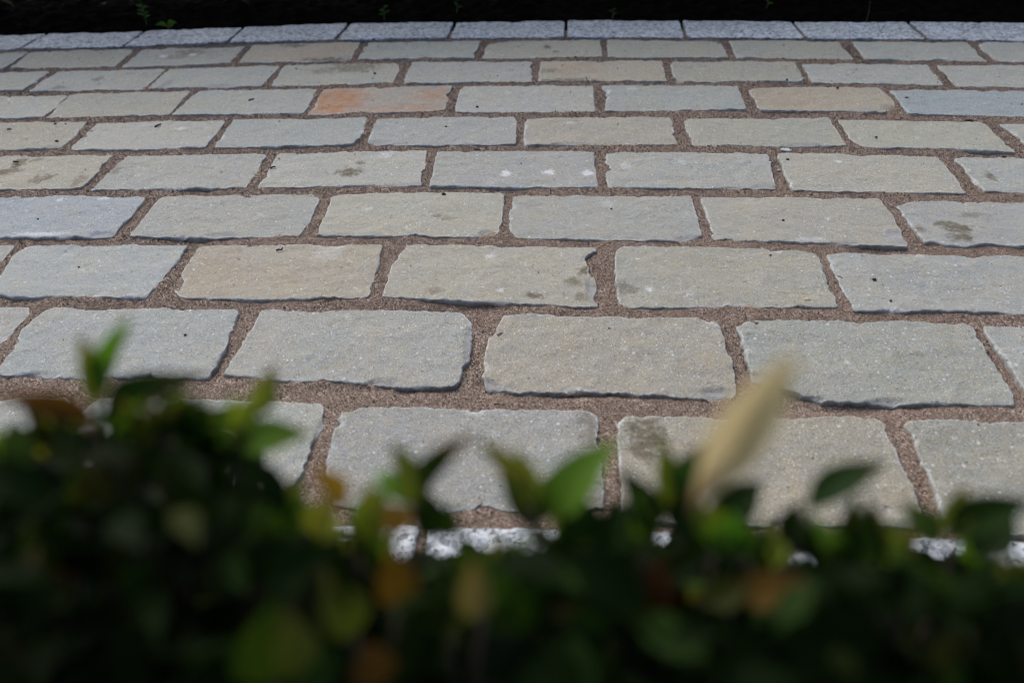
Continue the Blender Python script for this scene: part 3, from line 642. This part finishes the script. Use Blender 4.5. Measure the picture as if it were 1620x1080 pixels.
# base px, tip px, depth at base, depth at tip, width px, colour, brown tip, roll
CONT = [(-200, 700), (0, 690), (60, 672), (130, 668), (200, 650), (300, 650), (385, 668), (420, 740), (440, 805), (520, 822), (590, 835), (608, 850), (620, 880), (650, 905), (688, 905), (700, 850), (716, 842), (735, 862), (755, 845), (790, 845), (805, 872), (845, 880), (858, 845), (880, 835), (985, 825), (995, 870), (1008, 870), (1018, 830), (1150, 825), (1240, 848), (1258, 890), (1290, 895), (1305, 850), (1420, 850), (1435, 880), (1490, 885), (1505, 850), (1540, 852), (1560, 885), (1625, 895), (1900, 890)]
HERO = [
    # left shoot
    ((150, 640), (121, 535), .37, .355, 40, OLV, .3, .5), ((158, 632), (214, 508), .37, .36, 36, GRN, .0, -.5), ((160, 640), (283, 598), .37, .35, 46, DGR, .2, .2), ((150, 665), (2, 632), .37, .345, 40, BRN, .6, .1), ((150, 680), (60, 640), .37, .39, 30, BRN, .2, .4),
    # second shoot
    ((400, 660), (432, 583), .375, .37, 36, OLV, .4, .4), ((372, 700), (468, 682), .37, .36, 50, GRN, .1, .0), ((398, 690), (330, 650), .38, .37, 48, MID, 0, .2), ((300, 700), (255, 628), .38, .38, 50, MID, .1, .3), ((230, 720), (200, 650), .37, .37, 44, MID, 0, -.3), ((300, 720), (330, 640), .38, .37, 50, DGR, 0, 0), ((95, 730), (110, 655), .37, .37, 40, OLV, .3, .3), ((40, 740), (20, 670), .36, .36, 44, MID, 0, 0), ((380, 745), (415, 690), .37, .37, 40, DGR, 0, 0),
    # middle clump
    ((545, 800), (496, 742), .35, .34, 40, AMB, .3, .3), ((470, 850), (448, 780), .36, .36, 52, GRN, 0, .2), ((500, 850), (520, 785), .36, .35, 40, YEL, .2, -.3), ((420, 850), (400, 800), .36, .36, 40, MID, 0, 0), ((590, 850), (575, 765), .355, .35, 42, YEL, .3, .3), ((560, 840), (620, 770), .36, .35, 40, GRN, .1, -.2),
    ((655, 800), (628, 708), .36, .35, 46, OLV, .2, .35), ((668, 790), (734, 692), .36, .35, 40, DGR, .9, -.4), ((660, 800), (600, 745), .36, .36, 40, GRN, 0, .4), ((690, 850), (660, 770), .365, .36, 46, DGR, 0, 0), ((640, 840), (610, 800), .35, .345, 44, AMB, .2, 0), ((700, 850), (715, 800), .37, .37, 40, MID, 0, 0),
    ((840, 800), (752, 702), .36, .35, 40, OLV, .3, .4), ((835, 800), (822, 716), .36, .36, 38, YEL, .2, .2), ((870, 820), (948, 706), .36, .345, 66, GRN, 0, -.3), ((842, 830), (880, 740), .37, .37, 40, MID, .1, .2), ((850, 840), (800, 760), .37, .37, 34, DGR, 0, 0),
    # dark leaves right of centre
    ((1040, 850), (1000, 755), .36, .35, 52, DGR, 0, .3), ((1082, 790), (1112, 706), .36, .35, 52, MID, .5, -.2), ((1060, 820), (1040, 690), .37, .36, 40, OLV, .3, .2), ((1130, 830), (1200, 765), .36, .36, 56, DGR, 0, .1), ((1080, 850), (1085, 770), .36, .36, 50, DGR, 0, 0), ((990, 860), (965, 790), .37, .37, 48, DGR, 0, 0), ((1120, 880), (1160, 800), .36, .36, 60, DGR, 0, 0), ((920, 860), (905, 780), .36, .36, 64, DGR, 0, .2), ((950, 880), (985, 800), .36, .36, 50, DGR, 0, -.2),
    ((1275, 800), (1386, 726), .35, .34, 50, DGR, .1, -.3), ((1240, 860), (1262, 795), .36, .36, 34, DGR, 0, 0), ((1345, 900), (1352, 800), .355, .35, 58, MID, .1, .1), ((1310, 900), (1290, 850), .36, .36, 46, DGR, 0, 0), ((1500, 845), (1528, 778), .355, .35, 40, OLV, .3, .3), ((1500, 850), (1625, 790), .355, .34, 52, DGR, 0, -.2), ((1490, 860), (1440, 800), .36, .36, 44, MID, .1, .2), ((1540, 880), (1600, 815), .36, .36, 60, DGR, 0, 0), ((1390, 890), (1420, 830), .36, .36, 44, MID, 0, 0), ((1290, 880), (1235, 820), .36, .36, 50, DGR, 0, 0), ((1160, 890), (1080, 850), .36, .36, 50, DGR, 0, 0), ((1440, 900), (1400, 860), .36, .36, 50, DGR, 0, 0),
    None,
    ((770, 975), (735, 860), .325, .315, 92, GRN, .0, .2), ((752, 975), (752, 872), .30, .29, 50, TAN, .1, .0), ((628, 960), (622, 862), .325, .315, 62, AMB, .1, .2), ((700, 990), (690, 900), .33, .33, 70, MID, 0, 0), ((845, 990), (800, 905), .33, .32, 70, GRN, 0, .2), ((860, 1000), (905, 930), .33, .33, 60, MID, 0, 0),
    ((1165, 945), (1275, 915), .33, .32, 56, AMB, .4, .0), ((1110, 950), (1190, 925), .33, .33, 50, OLV, .2, .1), ((1030, 985), (1045, 890), .33, .32, 62, RST, .2, .1), ((420, 1085), (430, 955), .30, .29, 105, GRN, 0, .1), ((470, 1070), (455, 965), .29, .285, 70, YEL, .2, .3), ((560, 1010), (525, 915), .31, .30, 70, YEL, .2, .2), ((600, 1085), (580, 1010), .31, .31, 70, AMB, .4, 0),
    ((100, 965), (75, 895), .33, .32, 56, RST, .2, .2), ((200, 940), (265, 885), .34, .33, 50, MID, 0, .1), ((190, 845), (290, 815), .345, .34, 52, MID, .1, 0), ((300, 850), (370, 810), .35, .35, 50, DGR, 0, 0), ((160, 800), (140, 730), .355, .35, 54, OLV, .2, 0), ((90, 800), (60, 730), .36, .355, 50, DGR, 0, .1), ((1490, 1065), (1510, 1000), .31, .31, 60, OLV, .2, 0), ((1330, 1060), (1345, 1020), .31, .31, 50, OLV, .2, 0), ((1410, 950), (1390, 880), .34, .34, 60, DGR, 0, 0), ((940, 1000), (960, 930), .33, .33, 70, DGR, 0, 0), ((820, 1075), (780, 1000), .31, .31, 90, DGR, 0, 0), ((1570, 1010), (1610, 930), .32, .32, 70, DGR, 0, 0),
]
SHOOTS = [((150, 700), (152, 628), .37), ((400, 740), (402, 650), .375), ((660, 900), (660, 790), .36), ((845, 900), (838, 790), .36), ((1070, 930), (1072, 790), .36), ((1225, 930), (1285, 792), .355), ((1345, 980), (1347, 870), .355), ((1490, 940), (1503, 838), .355), ((560, 900), (545, 800), .355), ((480, 930), (472, 840), .36), ((752, 1060), (760, 960), .315), ((620, 1040), (628, 950), .325), ((1150, 1010), (1150, 940), .33), ((440, 1150), (425, 1060), .30), ((570, 1090), (560, 1000), .31)]
HZ = .67
up = Vector((0, 0, 1)); campos = Vector((0, 0, CAM_H))
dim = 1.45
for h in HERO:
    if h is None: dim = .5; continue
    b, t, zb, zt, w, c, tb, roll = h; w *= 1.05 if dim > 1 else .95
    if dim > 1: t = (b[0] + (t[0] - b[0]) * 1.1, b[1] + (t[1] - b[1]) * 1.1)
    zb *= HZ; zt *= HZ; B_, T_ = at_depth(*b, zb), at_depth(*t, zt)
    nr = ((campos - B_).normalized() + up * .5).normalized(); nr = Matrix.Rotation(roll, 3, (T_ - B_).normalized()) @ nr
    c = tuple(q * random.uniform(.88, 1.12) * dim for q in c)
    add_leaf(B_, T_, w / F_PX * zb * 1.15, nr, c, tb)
SX = [(x, random.uniform(30, 60)) for x in (20, 75, 110, 185, 215, 262, 300, 335, 372, 455, 480, 510, 575, 600, 730, 790, 905, 1020, 1130, 1180, 1225, 1340, 1385, 1420, 1545, 1590, 1615)] + [(x, random.uniform(100, 170)) for x in (40, 130, 230, 290, 350, 400, 470, 540, 640, 800, 930, 1340)]
for x, dy in SX:
    yb = float(np.interp(x, [p for p, _ in CONT], [p for _, p in CONT])) + dy; Z = random.uniform(.35, .39) * HZ
    SHOOTS.append(((x + random.uniform(-25, 25), yb + 130), (x, yb), Z / HZ))
    for k in range(random.choice((3, 4, 5))):
        a = random.uniform(-.8, .8); L = random.uniform(55, 88); tx, ty = x + math.sin(a) * L * .75, yb - math.cos(a) * L
        B_, T_ = at_depth(x + random.uniform(-5, 5), yb - 4 * k + random.uniform(0, 12), Z), at_depth(tx, ty, Z * random.uniform(.93, 1.03))
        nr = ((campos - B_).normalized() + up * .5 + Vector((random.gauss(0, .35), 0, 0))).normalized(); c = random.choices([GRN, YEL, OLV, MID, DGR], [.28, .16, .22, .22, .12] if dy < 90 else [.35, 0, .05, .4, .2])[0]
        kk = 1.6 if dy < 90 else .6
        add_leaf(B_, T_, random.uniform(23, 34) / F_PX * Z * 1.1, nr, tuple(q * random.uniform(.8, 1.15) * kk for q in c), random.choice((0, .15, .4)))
for b, t, Z in SHOOTS:
    Z *= HZ; a, e = at_depth(*b, Z + .004), at_depth(*t, Z); g = Vector((a.x * .95, a.y - .03, .02)); mid = a.lerp(g, .5) + Vector((.01, .012, 0))
    twig([g, mid, a, a.lerp(e, .5) + Vector((.001, 0, 0)), e], .0022, .0009)
# long dry straw-coloured leaf
b, t = at_depth(1078, 825, .225), at_depth(1258, 560, .168)
dm = leaf_mesh('dry_leaf', .25, .06, 0.0, 12, 4, .55, M_DRY, 1.35)
o = add_leaf(t, b, .0130, (campos - b).normalized(), (.68, .56, .31), .8, dm, 'dry_leaf'); o['label'] = 'long dry straw-yellow leaf'

cx, cy = zip(*CONT)
def contour(x): return np.interp(x, cx, cy)
# body of the hedge: foliage filling the volume below the silhouette
def leaf_cloud(n, sampler, size, cols, probs, seed, acc=None):
    r = np.random.default_rng(seed); src = np.empty(len(LM[0].vertices) * 3, np.float32)
    base = leaf_np
    V = []; T = []; UVs = []; k = 0
    while k < n:
        p = sampler(r)
        if p is None: continue
        L = size * r.uniform(.7, 1.25); w = L * r.uniform(.42, .6)
        d = Vector((r.normal(0, .7), r.normal(0, .7), r.uniform(-.1, 1.0))).normalized(); nr = Vector((r.normal(0, .5), r.normal(0, .5), 1)).normalized()
        mm = np.array(leaf_matrix(Vector(p), Vector(p) + d * L, w, nr))
        if acc and not acc(Vector(p), Vector(p) + d * L): continue
        V.append(base @ mm[:3, :3].T + mm[:3, 3]); c = np.array(cols[r.choice(len(cols), p=probs)]) * r.uniform(.75, 1.25)
        T.append(np.tile([*c, 1], (len(base), 1))); UVs.append(leaf_uvn); k += 1
    F = (leaf_fn[None] + (np.arange(k) * len(base))[:, None, None]).reshape(-1, 4)
    me = mesh_np('foliage', np.concatenate(V), F); vattr(me, 'tone', np.concatenate(T), 'FLOAT_COLOR')
    a = me.attributes.new('leaf_uv', 'FLOAT_VECTOR', 'POINT'); a.data.foreach_set('vector', np.concatenate(UVs).astype(np.float32).ravel())
    me.materials.append(M_FOL); return me
def low_leaf():
    V = []; UV = []
    for t, w in ((0, .05), (.3, .42), (.65, .42), (1, .02)):
        for s in (-1, 0, 1): V.append((s * w, t, .25 * abs(s) * w - .25 * (t - .3) ** 2)); UV.append((s * w * 2, t, 0))
    F = [(a * 3 + b, a * 3 + b + 1, a * 3 + b + 4, a * 3 + b + 3) for a in range(3) for b in range(2)]
    return np.array(V), np.array(F), np.array(UV)
leaf_np, leaf_fn, leaf_uvn = low_leaf()
def below(*ps, m=12):
    for p in ps:
        x, y, Z = project(p)
        if Z < .19: return False
        if y < contour(x) + m: return False
    return True
def hs(r):
    p = (r.uniform(-.62, .62), r.uniform(-.1, .33), r.uniform(.05, .52))
    return p
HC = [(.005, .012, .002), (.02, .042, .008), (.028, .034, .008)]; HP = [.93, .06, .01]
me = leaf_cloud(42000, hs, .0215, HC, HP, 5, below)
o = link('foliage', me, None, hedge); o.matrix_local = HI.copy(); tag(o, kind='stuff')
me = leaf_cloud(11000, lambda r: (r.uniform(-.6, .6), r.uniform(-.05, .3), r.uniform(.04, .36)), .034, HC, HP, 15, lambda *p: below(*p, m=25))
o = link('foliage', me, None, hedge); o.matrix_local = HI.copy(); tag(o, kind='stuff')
# single leaves on the visible skin of the hedge
cnt = 0; tries = 0
while cnt < 110 and tries < 60000:
    tries += 1
    x = random.uniform(-.32, .32); y = random.uniform(.04, .3); z = random.uniform(.34, .52)
    p = Vector((x, y, z)); d = Vector((random.gauss(0, .6), random.gauss(.1, .5), random.uniform(.2, 1))).normalized(); q = p + d * random.uniform(.015, .022)
    X, Y, Z = project(q)
    if not (-20 < X < 1640 and Y < 1100): continue
    if Z < .195 or Y < contour(X) - 2: continue
    if project(p)[1] < contour(X): continue
    nr = Vector((random.gauss(0, .5), random.gauss(-.3, .5), 1)).normalized()
    c = random.choices([DGR, MID, GRN, OLV, AMB], [.8, .16, .02, .01, .01])[0]
    add_leaf(p, q, (q - p).length * random.uniform(.42, .58), nr, tuple(k * random.uniform(.8, 1.15) for k in c), random.choice((0, 0, .3))); cnt += 1
# woody stems inside
for i in range(26):
    x = -.7 + i * .056 + random.uniform(-.02, .02); y = random.uniform(-.2, .18)
    twig([Vector((x, y, -.09)), Vector((x + random.uniform(-.02, .02), y + .01, .06)), Vector((x + random.uniform(-.05, .05), y + random.uniform(-.03, .05), .2))], .004, .0018, M_BARK, 'stem')

# ------------------------------------------------------------ dark hedge, mostly out of view, added to shade the bed and far rows
far = bpy.data.objects.new('hedge', None); col.objects.link(far); far.location = (0, 3.0, -.09)
tag(far, 'dark evergreen hedge added behind the far soil bed to shade it, mostly unseen', 'hedge')
FI = Matrix.Translation(-far.location)
def hs2(r): 
    z = r.uniform(.02, 1.0); return (r.uniform(-2.6, 2.6), r.uniform(2.66 - .17 * min(1, max(0, (z - .16) * 6)), 3.2) + .04 * math.sin(z * 9), z)  # upper leaves overhang above the frame to deepen the shade on the bed
me = leaf_cloud(13000, hs2, .06, [(.010, .020, .005), (.02, .034, .008)], [.75, .25], 9)
o = link('foliage', me, None, far); o.matrix_local = FI.copy(); tag(o, kind='stuff')
for i in range(11):
    x = -2.4 + i * .48 + random.uniform(-.08, .08)
    me = tube([Vector((x, 2.95, -.09)), Vector((x + random.uniform(-.05, .05), 2.95, .25)), Vector((x + random.uniform(-.1, .1), 3.0, .85))], [.018, .013, .006])
    o = link('stem', me, M_BARK, far); o.matrix_local = FI.copy()

# ------------------------------------------------------------ small things on the far bed
def soilpt(px, py): return ground(px, py, -.012)
def sprig(px, py, h, n, c, name, label, cat, size=.02):
    b = soilpt(px, py); e = bpy.data.objects.new(name, None); col.objects.link(e); e.location = b; tag(e, label, cat)
    pts = [Vector((0, 0, -.012)), Vector((.004, 0, h * .5)), Vector((.0, .004, h))]
    st = link('stem', tube(pts, [.0013, .001, .0006]), M_STEM, e)
    for k in range(n):
        t = .25 + .75 * k / max(1, n - 1); p = Vector((.003, 0, h * t)); a = k * 2.4 + px
        q = p + Vector((math.cos(a) * size, math.sin(a) * size * .6, size * .35))
        o = bpy.data.objects.new('leaf', random.choice(LM)); col.objects.link(o); o.parent = e
        o.matrix_local = leaf_matrix(p, q, size * .5, Vector((0, -.5, 1)).normalized()); o.color = (*c, 1)
sprig(231, 38, .055, 9, (.06, .12, .03), 'fern', 'small feathery green fern sprig in the soil behind the kerb, far left', 'fern', .022)
sprig(265, 47, .012, 3, (.06, .13, .02), 'seedling', 'bright green flat seedling leaf touching the far granite kerb', 'seedling', .036)
sprig(607, 29, .03, 5, (.03, .07, .015), 'weed', 'dim small weed in the black soil above the kerb, left of centre', 'weed', .022)
sprig(722, 18, .03, 4, (.025, .06, .015), 'weed', 'dim small weed in the black soil near the centre of the far bed', 'weed', .022)
sprig(1212, 12, .03, 4, (.06, .11, .02), 'weed', 'dim yellowish weed in the black soil on the right of the far bed', 'weed', .02)
sprig(968, 27, .02, 3, (.03, .05, .015), 'weed', 'tiny faint weed in the black soil directly behind the kerb', 'weed', .016)
b = soilpt(1370, 36); e = link('grass_blade', tube([Vector((0, 0, -.01)), Vector((.001, 0, .03)), Vector((-.002, .002, .06))], [.0008, .0007, .0003]), mat_plain('dry_straw', (.1, .07, .04)))
e.location = b; tag(e, 'thin dry upright grass blade behind the far kerb on the right', 'grass blade')

# ------------------------------------------------------------ litter on the paving
def lump(name, px, py, r, mat, label, cat, sx=1.0, sz=.7, z=0.0, rot=0.0, rough=.25):
    bm = bmesh.new(); bmesh.ops.create_icosphere(bm, subdivisions=2, radius=1)
    s = random.uniform(0, 99)
    for v in bm.verts:
        k = 1 + rough * noise.noise(v.co * 1.7 + Vector((s, 0, 0))); v.co = Vector((v.co.x * sx * k, v.co.y * k, v.co.z * sz * k)) * r
    me = bpy.data.meshes.new(name); bm.to_mesh(me); bm.free()
    for p in me.polygons: p.use_smooth = True
    o = link(name, me, mat); p = ground(px, py, z + .0003); o.location = p + Vector((0, 0, r * sz * .6)); o.rotation_euler = (0, 0, rot); return tag(o, label, cat)
def bit(px, py, pts, r, label, name='twig', mat=M_BARK, z=.0008):
    me = tube([Vector(p) for p in pts], [r * (1 - .4 * i / len(pts)) for i in range(len(pts))])
    o = link(name, me, mat); o.location = ground(px, py, z + r); return tag(o, label, name.replace('_', ' '))
bit(437, 396, [(0, 0, 0), (.004, .001, .001), (.008, .0005, .0005), (.0105, .005, .002)], .0016, 'bent dark twig on the tan stone left of centre')
bit(428, 266, [(-.001, 0, 0), (.004, .003, .001), (.009, .005, .0005)], .0017, 'short black twig on a stone in the fifth row, left of centre')
bit(246, 200, [(-.001, -.002, 0), (.004, .004, .001), (.008, .012, .0005)], .002, 'black twig slanting on a pale stone in the fourth row, left')
bit(393, 159, [(0, 0, 0), (.006, .003, .001), (.012, .007, .001)], .002, 'tiny black twig on the pale stone left of the orange one')
bit(22, 256, [(0, 0, 0), (.006, -.002, .001), (.011, -.004, .001)], .0022, 'dark twig by a brown blotch at the left edge')
bit(927, 129, [(.006, -.006, .0), (.003, .001, .003), (.0, .006, .009)], .0014, 'tiny dark twig standing on the edge of the pinkish tan stone')
bit(782, 641, [(0, .001, .001), (.006, .0, .002), (.010, -.002, .001), (.016, -.003, 0)], .0013, 'dark twig lying in the wide sandy joint above the hedge', z=-.007)
bit(750, 237, [(0, 0, 0), (.006, 0, .001), (.013, -.001, 0)], .0018, 'dark sliver of twig in the joint above the middle row', z=-.005)
bit(12, 205, [(0, 0, 0), (.004, 0, .001), (.008, 0, 0)], .0022, 'black bark scrap in a joint at the left edge')
lump('seed', 702, 308, .0032, M_BARK, 'black seed at the top edge of a centre stone', 'seed', 1.3)
lump('seed', 1383, 443, .0027, M_BARK, 'larger black seed on the plain grey stone at right', 'seed', 1.2)
lump('seed', 1409, 476, .0017, M_BARK, 'smaller black seed nearer the lower edge of the same grey stone', 'seed', 1.1)
lump('seed', 706, 201, .0024, M_BARK, 'black seed on a bluish stone in the fourth row', 'seed', 1.2)
lump('seed', 648, 482, .0024, M_BARK, 'black seed in the joint below the middle stone', 'seed', 1.2, z=-.007)
lump('pebble', 1276, 475, .0032, M_PEB, 'tan pebble on the lower edge of the olive stone', 'pebble', 1.4)
lump('berry', 945, 637, .0038, M_BERRY, 'red brown berry in the sandy joint above the hedge', 'berry', 1.0, .9, -.007)
lump('stone_chip', 1243, 239, .006, M_CHIP, 'white grey stone chip in the joint right of centre', 'chip', 1.9, .5, -.004, -.3, .6)
lump('stone_chip', 1232, 271, .0035, M_CHIP, 'small white grey chip wedged in an upright joint', 'chip', 1.2, .8, -.006, .4, .5)
lump('bark_scrap', 1533, 191, .0045, M_BARK, 'black bark scrap at the back edge of a stone, far right', 'bark', 2.0, .4, 0, -.2, .5)
lump('bark_scrap', 583, 137, .0045, mat_plain('olive_scrap', (.12, .11, .03)), 'olive leaf scrap behind the orange stone', 'scrap', 1.6, .25, -.004, .1, .5)
lump('bark_scrap', 560, 183, .006, mat_plain('green_scrap', (.13, .16, .05)), 'pale green leaf scrap in the joint under the orange stone', 'scrap', 2.0, .25, -.005, .1, .5)
CRUMBS = [(593, 117, .0032, 'on the stone behind the orange one'), (755, 170, .003, 'on the stone right of the orange one'), (90, 224, .003, 'near the lower edge of the leftmost fourth-row stone'), (88, 197, .003, 'near the upper edge of the leftmost fourth-row stone'),
    (869, 260, .0018, 'among the three white scuffs of the central stone'), (1218, 255, .0026, 'at the right end of the stone with the grey scuff'), (1246, 253, .0026, 'at the left end of the olive fifth-row stone'), (1219, 404, .0017, 'at the back edge of the pitted olive stone'),
    (1588, 249, .003, 'in the sandy joint at the right edge of the frame'), (1239, 349, .002, 'on the sixth-row stone left of the brown marks'), (125, 423, .0016, 'on the grey stone left of the tan stone'), (293, 530, .0018, 'on the big pale stone behind the left leaf shoot'),
    (964, 520, .0016, 'on the biggest olive stone above the hedge'), (1434, 156, .0035, 'on the bluest stone at the right'), (1325, 140, .003, 'on the back edge of the ochre rounded stone'), (1245, 127, .003, 'at the front edge of a second-row stone'),
    (1386, 218, .0026, 'on the lower part of the olive fourth-row stone at right'), (967, 331, .0018, 'at the middle of the sixth-row stone right of centre'), (60, 347, .0018, 'on the bluish stone at the left edge')]
for px, py, r, where in CRUMBS:
    o = lump('crumb', px, py, r, M_BARK, 'tiny black soil crumb ' + where, 'crumb', random.uniform(1, 1.4)); o['group'] = 'soil crumbs scattered on the paving'
